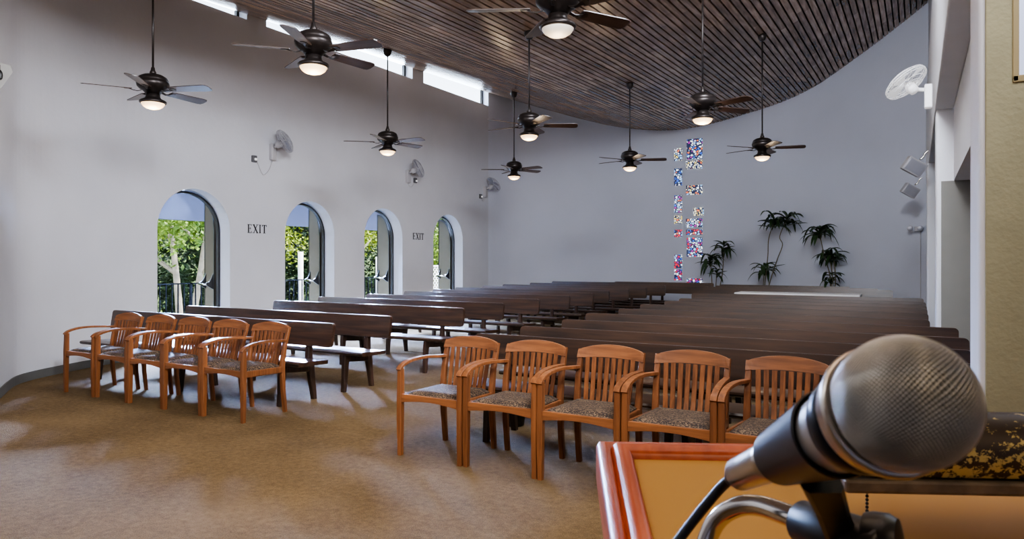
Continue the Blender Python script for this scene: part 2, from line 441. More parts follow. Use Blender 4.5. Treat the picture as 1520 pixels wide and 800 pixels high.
# ------- stained glass panes: (column, z0, z1, s0, s1 along the wall from the fold, palette)
def along(side, d):
    """point and direction on the back wall at distance d from the fold"""
    L = APSE; i0 = min(range(len(L)), key=lambda i: (L[i][0]+5.22)**2+(L[i][1]-18.0)**2)
    i = i0; acc = 0
    while True:
        j = i+side; a, b = Vector(L[i]), Vector(L[j]); seg = (b-a).length
        if acc+seg >= d: return a + (b-a)*(d-acc)/seg, (b-a).normalized()*side
        acc += seg; i = j
B_, W_, R_, Y_, LB, O_, K_, P_ = (60,96,190), (240,246,255), (205,40,60), (240,215,110), (150,195,240), (230,120,70), (30,40,70), (150,50,140)
PAL = {'b': [B_, W_, LB, LB, W_, O_, W_, LB, W_, P_], 'y': [Y_, W_, (225,220,190), O_, W_, LB, (250,240,200)],
       'r': [R_, R_, P_, B_, W_, O_, R_, LB], 'm': [B_, R_, W_, LB, W_, P_, W_, LB, R_]}
def zof(y, Z=18.3): return H + (385-y)/1040*Z
PANES = [(-1,220,239,.06,.27,'y'),(-1,250,276,.06,.27,'b'),(-1,290,316,.06,.27,'b'),(-1,320,332,.06,.27,'y'),(-1,341,352,.06,.27,'r'),(-1,378,398,.06,.27,'m'),(-1,400,416,.06,.27,'m'),
         (1,208,238,.05,.47,'b'),(1,240,252,.03,.47,'y'),(1,276,290,.03,.47,'y'),(1,309,321,.22,.50,'y'),(1,325,338,.03,.47,'b'),(1,341,349,.03,.47,'r'),(1,353,381,.05,.47,'m'),(1,413,420,.05,.47,'m')]
CM = {}
cb = NB(); items = []
for side, y0, y1, d0, d1, pal in PANES:
    p0, _ = along(side, d0); p1, _ = along(side, d1)
    if side < 0: p0, p1 = p1, p0
    t = (p1-p0).normalized(); nn = Vector((-t.y, t.x))
    z0, z1 = zof(y1), zof(y0)
    vs = []
    for q in (p0 - nn*.2, p1 - nn*.2, p1 + nn*.5, p0 + nn*.5):
        vs.append((q.x, q.y))
    prism(cb, vs, lambda p: (p[0], p[1], z0), lambda p: (p[0], p[1], z1))
    items.append((p0, p1, nn, z0, z1, pal))
cut(wb, cb)
for i, (p0, p1, nn, z0, z1, pal) in enumerate(items):
    if pal not in CM: CM[pal] = mat_stained(len(CM)+1, PAL[pal])
    m = (p0+p1)/2 + nn*.05; w = (p1-p0).length; an = math.atan2((p1-p0).y, (p1-p0).x)
    bm = NB(); box(bm, -w/2-.004, w/2+.004, -.006, .006, z0-.004, z1+.004)
    o = struct('window_%d' % (i+4), bm, CM[pal]); o.location = (m.x, m.y, 0); o.rotation_euler = (0,0,an)

# ---- right side: beam, upper wall, columns, near yellow pier, aisle
bm = NB(); box(bm, .16, .32, 3.1, 15.8, 2.92, 4.52, .012)
struct('trim_2', fixn(bm), M_white)
bm = NB()
P = [(3.1, 4.5), (15.8, 4.5), (15.8, ceil_z(.2, 15.8)+.1), (3.1, ceil_z(.2, 3.1)+.1)]
prism(bm, P, lambda p: (.20, p[0], p[1]), lambda p: (.31, p[0], p[1]))
struct('wall_right', fixn(bm), M_wall)
bm = NB(); box(bm, .32, 1.6, 3.1, 8.2, 2.2, 3.0); box(bm, .32, .45, 3.1, 8.2, 3.0, 4.5)
struct('trim_3', fixn(bm), M_white)
bm = NB(); box(bm, .17, 2.4, 8.2, 8.75, 0, 2.93, .035, seg=4)
struct('trim_4', fixn(bm), M_white, smooth=True)
M_taupe = mat('taupe_panel', (132,130,124), .8, noise=.03)  # darker taupe sheet over the lower column face
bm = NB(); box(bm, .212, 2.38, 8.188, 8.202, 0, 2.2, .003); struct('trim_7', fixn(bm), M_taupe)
bm = NB(); box(bm, .14, 2.4, 12.7, 13.1, 0, 2.93, .03, seg=4)
struct('trim_5', fixn(bm), M_white, smooth=True)
bm = NB(); box(bm, .32, 2.4, 8.4, 15.9, 2.93, 3.1)
struct('trim_6', fixn(bm), M_white)
bm = NB(); box(bm, 2.4, 2.6, 2.6, 16, 0, 3.1); struct('wall_right_aisle', fixn(bm), M_wall)
bm = NB(); box(bm, .6, 2.6, 15.35, 15.6, 0, 3.1); struct('wall_aisle_end', fixn(bm), M_wall)
# near pier: front face towards the stage, coloured as if in yellow light, white reveal towards the hall
bm = NB(); box(bm, .172, 4.2, 2.70, 3.1, 0, 7.6, .02, seg=4)
pier = struct('wall_stage_right', fixn(bm), M_white, smooth=True)
bm = NB(); box(bm, .19, 4.2, 2.685, 2.702, 0, 7.5, .004)
o = struct('wall_stage_face', fixn(bm), M_yellow)
cb = NB(); box(cb, .265, 1.6, 2.5, 3.0, 1.985, 3.5); cut(o, cb)
cb = NB(); box(cb, .265, 1.6, 2.6, 2.82, 1.985, 3.5); cut(pier, cb)
w = thing('window_30', '', ''); del w['label']; del w['category']; w['kind'] = 'structure'; w.location = (.9325, 2.80, 1.985)
M_pane = mat('bright_obscured_glass', (205,214,240), .3, noise=.03, emit=(190,205,255), estr=.35)
bm = NB(); box(bm, -.665, .665, -.005, .005, 0, 1.51); obj('window_glass', bm, M_pane, w)
M_khaki = mat('olive_trim', (150,134,96), .6, noise=.05)
bm = NB(); box(bm, -.672, -.655, -.12, .015, -.01, 1.5, .003); box(bm, -.672, .66, -.12, .015, -.012, .010, .003); obj('window_frame', bm, M_khaki, w)
# unseen rest of the stage end, so that light behaves
bm = NB(); box(bm, -8.2, 6.2, -3.5, -3.3, 0, 9.5); struct('wall_stage_back', fixn(bm), M_wall)
bm = NB(); box(bm, 4.0, 4.2, -3.3, 2.7, 0, 9.0); struct('wall_stage_side', fixn(bm), M_wall)

# ---- arched exit doors
def make_door(i, a, b):
    c = (a+b)/2; w = b-a; r = w/2
    d = thing('door_%d' % i, '', ''); del d['label']; del d['category']; d['kind'] = 'structure'
    d.location = (-9.86, c, 0)
    # arched frame
    bm = NB()
    O = arch_pts(w, SPR, 28); I = arch_pts(w-.07, SPR, 28)
    R = []
    for (oy, oz), (iy, iz) in zip(O, I):
        R.append([bm.verts.new((x, y, z)) for x, y, z in ((.02,oy,oz),(.02,iy,iz),(-.04,iy,iz),(-.04,oy,oz))])
    for p, q in zip(R, R[1:]):
        for k in range(4): bm.faces.new((p[k], p[(k+1)%4], q[(k+1)%4], q[k]))
    obj('door_frame', fixn(bm), M_blackmetal, d)
    # right-hand leaf folded outwards
    lf = bpy.data.objects.new('door_leaf', None)
    W = r-.04; rr = r-.04
    pts = [(0.0, .02)]
    for k in range(15):
        a_ = W*k/14; pts.append((a_, SPR + math.sqrt(max(0, rr*rr-(rr-a_)**2))))
    pts.append((W, .02))
    bm = NB(); prism(bm, pts, lambda p: (-p[0], -.022, p[1]), lambda p: (-p[0], .022, p[1]))
    lf = obj('door_leaf', fixn(bm), M_leafdoor, d)
    lf.location = (-.05, r-.03, 0); lf.rotation_euler = (0,0,math.radians(-22))
    bm = NB()
    E = [(p, (p[0]*(W-.05)/W+.025, p[1]-.035 if p[1] > .1 else .05)) for p in pts]
    R = []
    for (o1, i1) in E:
        R.append([bm.verts.new((-x, y, z)) for x, y, z in ((o1[0],-.030,o1[1]),(i1[0],-.030,i1[1]),(i1[0],.030,i1[1]),(o1[0],.030,o1[1]))])
    for p, q in zip(R, R[1:]+R[:1]):
        for k in range(4): bm.faces.new((p[k], p[(k+1)%4], q[(k+1)%4], q[k]))
    obj('edge_trim', fixn(bm), M_blackmetal, lf)
    # push bar
    bm = NB()
    for xx in (-.08, -W+.08):
        prism(bm, [(-.024,1.19),(-.024,.93),(-.06,.95),(-.13,1.0),(-.135,1.03),(-.08,1.06),(-.05,1.12)], lambda p: (xx-.022, p[0], p[1]), lambda p: (xx+.022, p[0], p[1]))
    obj('push_bar_arm', fixn(bm), M_black, lf)
    bm = NB(); tube(bm, [(-.06,-.128,1.01), (-W+.06,-.128,1.01)], .016, 10)
    obj('push_bar', bm, M_chrome, lf, smooth=True)
for i, (a, b) in enumerate(DOORS): make_door(i+1, a, b)

# ---- EXIT lettering
def letter(ch):
    bm = NB(); t = .006
    def bar(x0, z0, x1, z1, w):
        d = Vector((x1-x0, z1-z0)); l = d.length; d /= l; nrm = Vector((-d.y, d.x))*w/2
        pts = [(x0+nrm.x, z0+nrm.y), (x0-nrm.x, z0-nrm.y), (x1-nrm.x, z1-nrm.y), (x1+nrm.x, z1+nrm.y)]
        prism(bm, pts, lambda p: (0, p[0], p[1]), lambda p: (t, p[0], p[1]))
    h, thk, thn = .145, .020, .009
    if ch == 'E':
        bar(.02, 0, .02, h, thk); bar(0, .005, .08, .005, thn); bar(0, h-.005, .078, h-.005, thn); bar(.02, h*.53, .06, h*.53, thn)
        bar(.078, 0, .078, .032, .008); bar(.076, h, .076, h-.03, .008); bar(.06, h*.53-.018, .06, h*.53+.018, .008)
    if ch == 'X':
        bar(.012, h, .092, 0, thk); bar(.088, h, .014, 0, thn)
        for x in (.014, .09):
            for z in (.004, h-.004): bar(x-.02, z, x+.02, z, .008)
    if ch == 'I':
        bar(.02, 0, .02, h, thk); bar(0, .004, .04, .004, .008); bar(0, h-.004, .04, h-.004, .008)
    if ch == 'T':
        bar(.045, 0, .045, h, thk); bar(.0, h-.005, .09, h-.005, thn); bar(.02, .004, .07, .004, .008)
        bar(.003, h, .003, h-.032, .008); bar(.087, h, .087, h-.032, .008)
    return fixn(bm)
for c, z, lb in ((8.06, 1.86, 'black serif EXIT lettering on the white wall between the first and second arched doors'),
                 (12.46, 1.86, 'black serif EXIT lettering on the white wall between the third and fourth arched doors')):
    t = thing('exit_sign', lb, 'sign', (-9.599, c-.20, z))
    y = 0
    for ch, adv in (('E', .11), ('X', .125), ('I', .065), ('T', .09)):
        o = obj('letter', letter(ch), M_black, t); o.location = (0, y, 0); y += adv

# ------------------------------------------------------------------ ceiling fans
def make_fan():
    root = thing('ceiling_fan', 'fan', 'ceiling fan')
    # local origin at blade plane; canopy + rod scaled per fan afterwards
    bm = NB(); lathe(bm, [(.012,.17),(.03,.17),(.034,.19),(.022,.215),(.018,.24),(.013,.25)], 20); obj('rod_coupling', bm, M_fanmetal, root, True)
    bm = NB(); lathe(bm, [(.04,-.045),(.075,-.04),(.10,-.01),(.135,.01),(.158,.035),(.165,.065),(.158,.09),(.152,.094),(.155,.105),(.14,.135),(.10,.158),(.05,.17),(.015,.172)], 36)
    obj('motor_housing', bm, M_fanmetal, root, True)
    bm = NB(); lathe(bm, [(.07,-.045),(.072,-.075),(.085,-.095),(.128,-.115),(.136,-.128),(.132,-.142),(.118,-.146)], 36); obj('light_fitting', bm, M_fanmetal, root, True)
    bm = NB(); lathe(bm, [(.118,-.140),(.114,-.155),(.098,-.178),(.07,-.196),(.035,-.206),(.004,-.208)], 32)
    bowl = obj('light_bowl', bm, M_bowl, root, True)
    for k in range(5):
        bm = NB()
        # blade outline in local x (radial)
        pts = [(.20,-.052),(.24,-.058),(.60,-.072),(.645,-.062),(.662,-.035),(.668,.03),(.655,.066),(.62,.074),(.24,.058),(.20,.052)]
        prism(bm, pts, lambda p: (p[0], p[1], -.004), lambda p: (p[0], p[1], .004))
        bl = obj('blade', fixn(bm), M_blade, root)
        bl.rotation_euler = (math.radians(12), 0, 0)
        bl.rotation_mode = 'XYZ'
        M = Matrix.Rotation(2*PI*k/5, 4, 'Z') @ Matrix.Rotation(math.radians(-12), 4, 'X')
        bl.rotation_euler = M.to_euler(); bl.location = (0, 0, .0)
        bm = NB()
        rect_sweep(bm, [(.11,0,-.01),(.15,0,-.022),(.19,0,-.016),(.225,0,-.006)], [.03,.026,.03,.05], .008, (0,1,0))
        prism(bm, [(.205,-.04),(.26,-.028),(.275,0),(.26,.028),(.205,.04),(.215,0)], lambda p: (p[0], p[1], -.009), lambda p: (p[0], p[1], -.0045))
        obj('blade_bracket', fixn(bm), M_fanmetal, bl)
    return root
# (n, s, camera-frame azimuth of first blade, where)
FANS = [(-7.15, 4.62, 180, 'leftmost, hanging before the blank white wall'),
        (-4.58, 4.45, 180, 'large and second from the left, under the clerestory windows'),
        (-2.27, 4.60, 180, 'nearest, cut by the top edge, with an unlit pale bowl'),
        (-7.15, 8.50, 180, 'hanging left of centre before the third arched door wall'),
        (-4.58, 8.40, 3, 'hanging in the middle, just above another smaller fan'),
        (-7.10, 12.38, 180, 'smallest, hanging lowest near the third wall fan'),
        (-4.57, 12.25, 2, 'far one hanging left of the stained glass column'),
        (-2.23, 8.45, 180, 'right of centre, overlapping the slatted wood ceiling edge'),
        (-2.20, 12.05, 3, 'far one hanging right of the stained glass column')]
proto = make_fan(); fans = [proto] + [copy_tree(proto) for _ in FANS[1:]]
for i, (fx, fy, a0, wh) in enumerate(FANS):
    f = fans[i]
    z = 3.25
    f.location = (fx, fy, z)
    phi = math.atan2(fy, fx)
    f.rotation_euler = (0, 0, phi - PI/2 + math.radians(a0))
    f['label'] = 'dark bronze ceiling fan, ' + wh; f['category'] = 'ceiling fan'; f['group'] = 'ceiling fans on long rods'
    if i == 2:
        for ch in [k for k in bpy.data.objects if k.parent == f and k.name.startswith('light_bowl')]:
            ch.data = ch.data.copy(); ch.data.materials.clear(); ch.data.materials.append(M_bowl_off)
    cz = ceil_z(fx, fy) - z
    bm = NB(); tube(bm, [(0,0,.2), (0,0,cz-.05)], .011, 12); obj('downrod', bm, M_fanmetal, f, True)
    bm = NB(); lathe(bm, [(.015,cz-.11),(.035,cz-.105),(.055,cz-.08),(.066,cz-.04),(.068,cz+.005)], 24); obj('canopy', bm, M_fanmetal, f, True)
    # bulb light under the fan
    L = bpy.data.lights.new('fan_bulb', 'POINT'); L.energy = 9 if i != 2 else 3; L.color = (1,.76,.5); L.shadow_soft_size = .08
    lo = bpy.data.objects.new('fan_bulb', L); C.objects.link(lo); lo.location = (0, 0, -.30); lo.parent = f

# ------------------------------------------------------------------ armchairs
def make_chair():
    root = thing('armchair', '', 'armchair')
    w = .265     # half width to leg centre
    for sx in (-1, 1):
        bm = NB(); rect_sweep(bm, [(sx*w,.0,.0),(sx*w,.0,.25),(sx*w,.002,.44),(sx*w,.006,.63)], [.034,.041,.042,.038], [.036,.044,.046,.042], (1,0,0))
        obj('front_leg', fixn(bm), M_chair, root)
        bm = NB(); x = sx*.225
        rect_sweep(bm, [(x,.50,.0),(x,.475,.22),(x,.465,.43),(x,.49,.60),(x+sx*.004,.545,.787)], [.036,.040,.042,.040,.034], [.032,.036,.042,.036,.026], (1,0,0))
        obj('rear_leg', fixn(bm), M_chair, root)
        bm = NB(); A = [(sx*w,-.018,.616),(sx*w,.004,.640),(sx*w,.06,.662),(sx*w*.99,.15,.677),(sx*.255,.27,.680),(sx*.242,.40,.672),(sx*.228,.50,.664)]
        rect_sweep(bm, catmull(A, 4), [.040]*25, [.022]*25, (1,0,0))
        obj('armrest', fixn(bm), M_chair, root, smooth=True)
        bm = NB(); rect_sweep(bm, [(sx*.262,.02,.415),(sx*.235,.46,.40)], .022, .055, (1,0,0))
        obj('side_rail', fixn(bm), M_chair, root)
    # front apron, lower edge arched
    bm = NB(); P = [(-.25,.445),(.25,.445)] + [(.25-.5*k/12, .385+.022*math.sin(PI*k/12)) for k in range(13)]
    prism(bm, P, lambda p: (p[0], -.012, p[1]), lambda p: (p[0], .014, p[1])); obj('front_apron', fixn(bm), M_chair_h, root)
    bm = NB(); rect_sweep(bm, [(-.225,.455,.40),(.225,.455,.40)], .022, .06, (0,1,0)); obj('rear_rail', fixn(bm), M_chair_h, root)
    # cushion
    bm = NB(); NX, NY = 14, 12; g = []
    for j in range(NY+1):
        row = []
        for i in range(NX+1):
            u, v = i/NX, j/NY
            x = (u-.5)*(.49-.05*v); y = .008+v*.43
            d = min(u, 1-u, v, 1-v); z = .436+.034*min(1, (d/.14))**.5
            row.append(bm.verts.new((x, y, z)))
        g.append(row)
    for j in range(NY):
        for i in range(NX): bm.faces.new((g[j][i], g[j][i+1], g[j+1][i+1], g[j+1][i]))
    edge = [g[0][i] for i in range(NX+1)] + [g[j][NX] for j in range(1, NY+1)] + [g[NY][i] for i in range(NX-1, -1, -1)] + [g[j][0] for j in range(NY-1, 0, -1)]
    low = [bm.verts.new((v.co.x, v.co.y, .415)) for v in edge]; n = len(edge)
    for k in range(n): bm.faces.new((edge[k], low[k], low[(k+1)%n], edge[(k+1)%n]))
    bm.faces.new(low)
    obj('seat_cushion', fixn(bm), M_cush, root, smooth=True)
    # curved crest rail with arched top
    bm = NB(); K = 16; A, B = [], []
    for side in (0, 1):
        pass
    rows = []
    for k in range(K+1):
        u = -1+2*k/K; x = u*.243; yb = .528+.030*(1-u*u); top = .782+.044*(1-u*u)**.8; bot = .730+.012*(1-u*u)
        rows.append([bm.verts.new(p) for p in ((x, yb-.012-.016, bot), (x, yb+.012-.016, bot), (x, yb+.012+.006, top), (x, yb-.012+.006, top))])
    for p, q in zip(rows, rows[1:]):
        for k in range(4): bm.faces.new((p[k], p[(k+1)%4], q[(k+1)%4], q[k]))
    bm.faces.new(rows[0]); bm.faces.new(rows[-1][::-1])
    obj('crest_rail', fixn(bm), M_chair_h, root)
    for k in range(8):
        u = -1+2*(k+1)/9
        yo = .022*(1-u*u)
        pts = [(u*.200,.455,.41),(u*.204,.462+yo,.50),(u*.210,.485+yo,.60),(u*.216,.512+yo,.737)]
        bm = NB(); rect_sweep(bm, pts, .031, .010, (1,0,0)); obj('back_slat', fixn(bm), M_chair, root)
    return root
chair0 = make_chair(); used = [0]
def place_chair(x, y, rz, label, group):
    c = chair0 if not used[0] else copy_tree(chair0); used[0] = 1
    c.location = (x, y, 0); c.rotation_euler = (0,0,rz); c['label'] = label; c['group'] = group; c['category'] = 'armchair'
ordi = ['first', 'second', 'third', 'fourth', 'fifth', 'sixth']
for i in range(5):
    place_chair(-7.62+i*.5735, 4.11+random.uniform(-.01,.01), math.radians(random.uniform(-1,1)),
                'orange-brown slatted wooden armchair, %s from the left in the far left row' % ordi[i], 'slatted armchairs in the left row')
for i in range(6):
    place_chair(-2.985+i*.575, 4.01+random.uniform(-.01,.01), math.radians(random.uniform(-1,1)),
                ('orange-brown slatted wooden armchair, %s from the left in the near row before the lectern' % ordi[i]) if i < 5 else
                'slatted wooden armchair at the right end of the near row, mostly hidden by the microphone', 'slatted armchairs in the near right row')

# ------------------------------------------------------------------ pews
def pew(n0, n1, s, h, label, group):
    L = n1-n0; cx = (n0+n1)/2
    t = thing('pew', label, 'pew', (cx, s, 0), 0, group)
    hl = L/2; k = h/.80
    # backrest plank (slight recline, rounded corners)
    r = .035; P = []
    for (qx, qz, a0) in ((hl-r, h-r, 0), (-hl+r, h-r, 90), (-hl+r, h-.235+r, 180), (hl-r, h-.235+r, 270)):
        for j in range(5):
            a = math.radians(a0+90*j/4); P.append((qx+r*math.cos(a), qz+r*math.sin(a)))
    bm = NB(); lean = .16
    f0 = lambda p: (p[0], -.018+(p[1]-h)*lean, p[1]); f1 = lambda p: (p[0], .018+(p[1]-h)*lean, p[1])
    prism(bm, P, f0, f1); bmesh.ops.bevel(bm, geom=[e for e in bm.edges if abs(e.verts[0].co.z-h) < .001 and abs(e.verts[1].co.z-h) < .001 and abs((e.verts[0].co-e.verts[1].co).x) > .5], offset=.006, segments=2, affect='EDGES')
    obj('backrest', fixn(bm), M_pew, t)
    # seat plank
    bm = NB()
    S = [(-.04,.428),(-.04,.392),(-.40,.400),(-.422,.410),(-.428,.424),(-.422,.438),(-.40,.444)]
    prism(bm, S, lambda p: (-hl+.01, p[0], p[1]), lambda p: (hl-.05, p[0], p[1])); obj('seat', fixn(bm), M_pew, t, smooth=True)
    xs = [-hl+.34, hl-.34] if L < 2.2 else [-hl+.34, 0, hl-.34]
    for x in xs:
        bm = NB(); rect_sweep(bm, [(x,.055,0),(x,.0,.36),(x,-.012,.44),(x,.0,h-.06)], [.05,.055,.05,.045], [.045,.085,.07,.035], (1,0,0))
        obj('rear_post', fixn(bm), M_pewleg, t)
        bm = NB(); rect_sweep(bm, [(x,-.385,0),(x,-.36,.30),(x,-.345,.392)], .05, [.045,.075,.085], (1,0,0)); obj('front_leg', fixn(bm), M_pewleg, t)
        bm = NB(); rect_sweep(bm, [(x,-.35,.355),(x,-.02,.340)], .045, [.07,.10], (1,0,0)); obj('crossbar', fixn(bm), M_pewleg, t)
    return t
LP = [(-8.72,-4.98,5.12,.787),(-8.50,-4.97,5.98,.80),(-8.45,-4.98,7.42,.80),(-8.65,-5.05,8.53,.80),(-8.60,-5.08,9.66,.80),(-8.70,-5.12,10.85,.80),
      (-8.70,-5.10,11.80,.805),(-8.76,-5.15,12.70,.81),(-8.57,-5.05,13.50,.82),(-8.50,-4.95,14.30,.83),(-8.20,-4.80,15.10,.85),(-8.0,-4.05,15.90,.868),(-6.59,-4.12,16.60,.864)]
words = ['front', 'second', 'third', 'fourth', 'fifth', 'sixth', 'seventh', 'eighth', 'ninth', 'tenth', 'eleventh', 'twelfth', 'rearmost']
for i, (a, b, s, h) in enumerate(LP):
    pew(a, b, s, h, 'dark stained wooden pew in the left block, %s row%s' % (words[i], ' behind the left armchairs' if i == 0 else (' from the front' if i < 12 else ', against the back wall')), 'pews in the left block')
RP = [(-3.24,.33,5.01,.795),(-3.20,.33,5.72,.80),(-3.19,.36,6.58,.80),(-3.33,.33,7.50,.80),(-3.27,.12,8.38,.80),(-3.33,.12,9.35,.80),(-3.27,.12,10.25,.80),
      (-3.28,.12,11.02,.80),(-3.25,.12,11.80,.80),(-3.60,.10,12.90,.80)]
wr = ['front row behind the near armchairs', 'second row from the front', 'third row from the front', 'fourth row, its rounded right end in view', 'fifth row from the front', 'sixth row from the front',
      'seventh row from the front', 'eighth row from the front', 'ninth row from the front', 'tenth row, directly before the white table']
for i, (a, b, s, h) in enumerate(RP):
    pew(a, b, s, h, 'dark wooden pew in the right block, ' + wr[i], 'pews in the right block')
for (a, b, s, h, d) in ((-3.98,-.39,15.15,.835,'just behind the white table'), (-3.9,-.66,15.85,.835,'second behind the white table'), (-3.95,-1.23,16.52,.84,'last row before the potted plants')):
    pew(a, b, s, h, 'dark stained wooden pew at the back right, ' + d, 'pews at the back right')

# white table at the back right
t = thing('folding_table', 'long white-topped table standing behind the right pew block', 'table', (-1.96, 14.15, 0))
bm = NB(); box(bm, -1.09, 1.09, -.30, .30, .735, .785, .015); obj('table_top', fixn(bm), M_cloth, t)
for sx in (-1, 1):
    for sy in (-1, 1):
        bm = NB(); tube(bm, [(sx*.9, sy*.22, 0), (sx*.9, sy*.22, .74)], .014, 8); obj('leg', bm, M_greyplastic, t, True)

# small black bin under the front right pew
t = thing('waste_bin', 'small round black bin on the carpet under the front pew behind near armchairs', 'bin', (-2.98, 5.2, 0))
bm = NB(); lathe(bm, [(.07,0),(.085,.01),(.098,.15),(.102,.155),(.098,.158),(.09,.15),(.078,.02),(.01,.015)], 24); obj('bucket', bm, M_black, t, True)

# ------------------------------------------------------------------ wall fans
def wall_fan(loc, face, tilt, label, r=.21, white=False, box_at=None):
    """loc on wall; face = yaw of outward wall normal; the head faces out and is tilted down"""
    ms = M_whiteplastic_glow if white else M_greyplastic; mw = M_whiteplastic_glow if white else M_wirefan; mb = M_whiteplastic_glow if white else M_fanblade_g
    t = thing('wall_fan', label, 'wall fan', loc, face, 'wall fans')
    # local +x out of the wall
    bm = NB(); box(bm, 0, .08, -.055, .055, -.16, .12, .015); obj('wall_mount', fixn(bm), ms, t)
    bm = NB(); tube(bm, [(.06,0,.06),(.13,0,.07),(.17,0,.09)], .022, 10); obj('arm', bm, ms, t, True)
    bm = NB(); lathe(bm, [(.02,-.09),(.05,-.08),(.062,-.03),(.062,.02),(.04,.045)], 20)
    hd = obj('motor', bm, ms, t, True); hd.location = (.22, 0, .11); hd.rotation_euler = tilt
    bm = NB()
    for rr, zz in ((r,.085),(r*.985,.06),(r*.985,.11),(r*.75,.145),(r*.5,.165),(r*.2,.17),(r*.75,.025),(r*.5,.01)):
        pts = [(rr*math.cos(2*PI*k/28), rr*math.sin(2*PI*k/28), zz) for k in range(29)]
        tube(bm, pts, .0035 if rr < r else .006, 5, cap=False)
    for k in range(28):
        a = 2*PI*k/28; c, s_ = math.cos(a), math.sin(a)
        tube(bm, [(c*q, s_*q, z) for q, z in ((r*.2,.17),(r*.5,.165),(r*.75,.145),(r*.97,.11),(r,.085),(r*.97,.06),(r*.75,.025),(r*.3,.005))], .0016, 4, cap=False)
    obj('wire_guard', bm, mw, hd, True)
    bm = NB()
    for k in range(4):
        a0 = k*PI/2; prev = None
        for j in range(6):
            q = .03+(r-.05)*j/5; wd = .5+.15*math.sin(PI*j/5); row = []
            for m in range(4):
                a = a0+(m/3-.5)*wd*1.5; row.append(bm.verts.new((q*math.cos(a), q*math.sin(a), .09+.03*(m/3-.5))))
            if prev:
                for m in range(3): bm.faces.new((prev[m], prev[m+1], row[m+1], row[m]))
            prev = row
    obj('fan_blades', bm, mb, hd, True)
    return t
R90 = PI/2
for (s, z, tl, lb) in ((8.36, 3.28, (math.radians(62),0,math.radians(120)), 'grey caged wall fan above the wall between first and second arched doors'),
                       (12.05, 3.24, (math.radians(62),0,math.radians(128)), 'grey caged wall fan above the second EXIT lettering'),
                       (15.2, 3.17, (math.radians(48),0,math.radians(150)), 'grey caged wall fan farthest along the left wall, right of the doors')):
    wall_fan((-9.6, s, z), 0, tl, lb)
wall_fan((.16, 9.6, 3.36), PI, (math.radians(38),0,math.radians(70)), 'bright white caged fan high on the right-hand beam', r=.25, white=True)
for (s, z, cord, lb) in ((7.98, 3.10, [(8.36,3.12),(8.28,2.96),(8.20,2.86),(8.12,2.88),(8.04,3.06)], 'small grey outlet box with cord beside the first wall fan'),
                         (12.32, 3.16, [(12.05,3.08),(12.15,3.0),(12.3,3.12)], 'small grey outlet box with cord below the second wall fan'),
                         (15.0, 3.02, [(15.2,3.02),(15.1,2.9),(15.02,2.98)], 'small grey outlet box with cord below the farthest wall fan')):
    t = thing('outlet_box', lb, 'outlet', (-9.6, s, z))
    bm = NB(); box(bm, 0, .045, -.045, .045, -.055, .055, .008); obj('box_body', fixn(bm), mat('outlet_grey', (88,88,92), .5), t)
    bm = NB(); box(bm, .045, .075, -.018, .022, -.03, .01, .006); obj('plug', fixn(bm), M_whiteplastic_glow, t)
    bm = NB(); tube(bm, catmull([(.02+.02*(k % 2), y-s, zz-z) for k, (y, zz) in enumerate(cord)], 5), .004, 6); obj('cord', bm, M_greyplastic, t, True)

# ------------------------------------------------------------------ speakers, wall devices
def flood(loc, label, sc):
    t = thing('hanging_speaker', label, 'speaker', loc)
    bm = NB(); tube(bm, catmull([(.02,0,.17),(-.03,0,.13),(-.05,0,.08),(-.10,0,.04)], 4), .012, 8); obj('bracket', bm, M_chrome, t, True)
    bm = NB(); box(bm, -.13*sc, .13*sc, -.09, .09, -.11*sc, .09*sc, .012)
    b = obj('cabinet', fixn(bm), M_greyplastic, t); b.location = (-.17, 0, -.05); b.rotation_euler = (math.radians(10), math.radians(32), math.radians(18))
    bm = NB(); box(bm, -.11*sc, .11*sc, -.097, -.09, -.09*sc, .07*sc, .004); obj('grille', fixn(bm), M_wirefan, b)
flood((.14, 12.2, 2.88), 'larger grey box speaker hanging on a bracket from the right beam', 1.1)
flood((.07, 15.0, 2.76), 'smaller grey box speaker hanging farther along the right beam', 1.0)
t = thing('wall_device', 'small grey twin-head fixture with conduit on the back wall beside the columns', 'wall light', (.02, 15.98, 2.02))
bm = NB(); box(bm, -.06, .08, -.09, -.02, -.05, .05, .01); obj('housing', fixn(bm), M_greyplastic, t)
for x in (-.13, .04):
    bm = NB(); lathe(bm, [(.02,-.05),(.05,-.03),(.055,.02),(.03,.03)], 16, Matrix.Rotation(R90, 4, 'X')); o = obj('lamp_head', bm, M_wirefan, t, True); o.location = (x, -.12, .01)
bm = NB(); tube(bm, [(.05,-.02,-.05),(.05,-.02,-2.02)], .008, 6); obj('conduit', bm, M_greyplastic, t, True)

# speaker at the far left edge
t = thing('wall_speaker', 'grey angular wall speaker cut off by the left edge of view, high on the wall', 'speaker', (-7.69, 3.09, 3.10))
bm = NB()
prism(bm, [(-.25,.22),(.28,.16),(.30,.10),(.02,-.42),(-.25,-.42)], lambda p: (0, p[0], p[1]), lambda p: (.26, p[0], p[1]*.96))
obj('cabinet', fixn(bm), mat('taupe_grey_plastic', (150,148,144), .6, noise=.04), t)
bm = NB(); tube(bm, [(.27,.19,.14),(.27,.19,.09)], .002, 5); lathe(bm, [(.004,.09),(.016,.07),(.02,.04),(.016,.01),(.004,.0)], 12, Matrix.Translation((.275,.19,0))); obj('pull_tag', bm, M_black, t, True)
bm = NB(); box(bm, -.24, .0, -.06, .06, -.2, -.05); obj('bracket', fixn(bm), M_blackmetal, t)

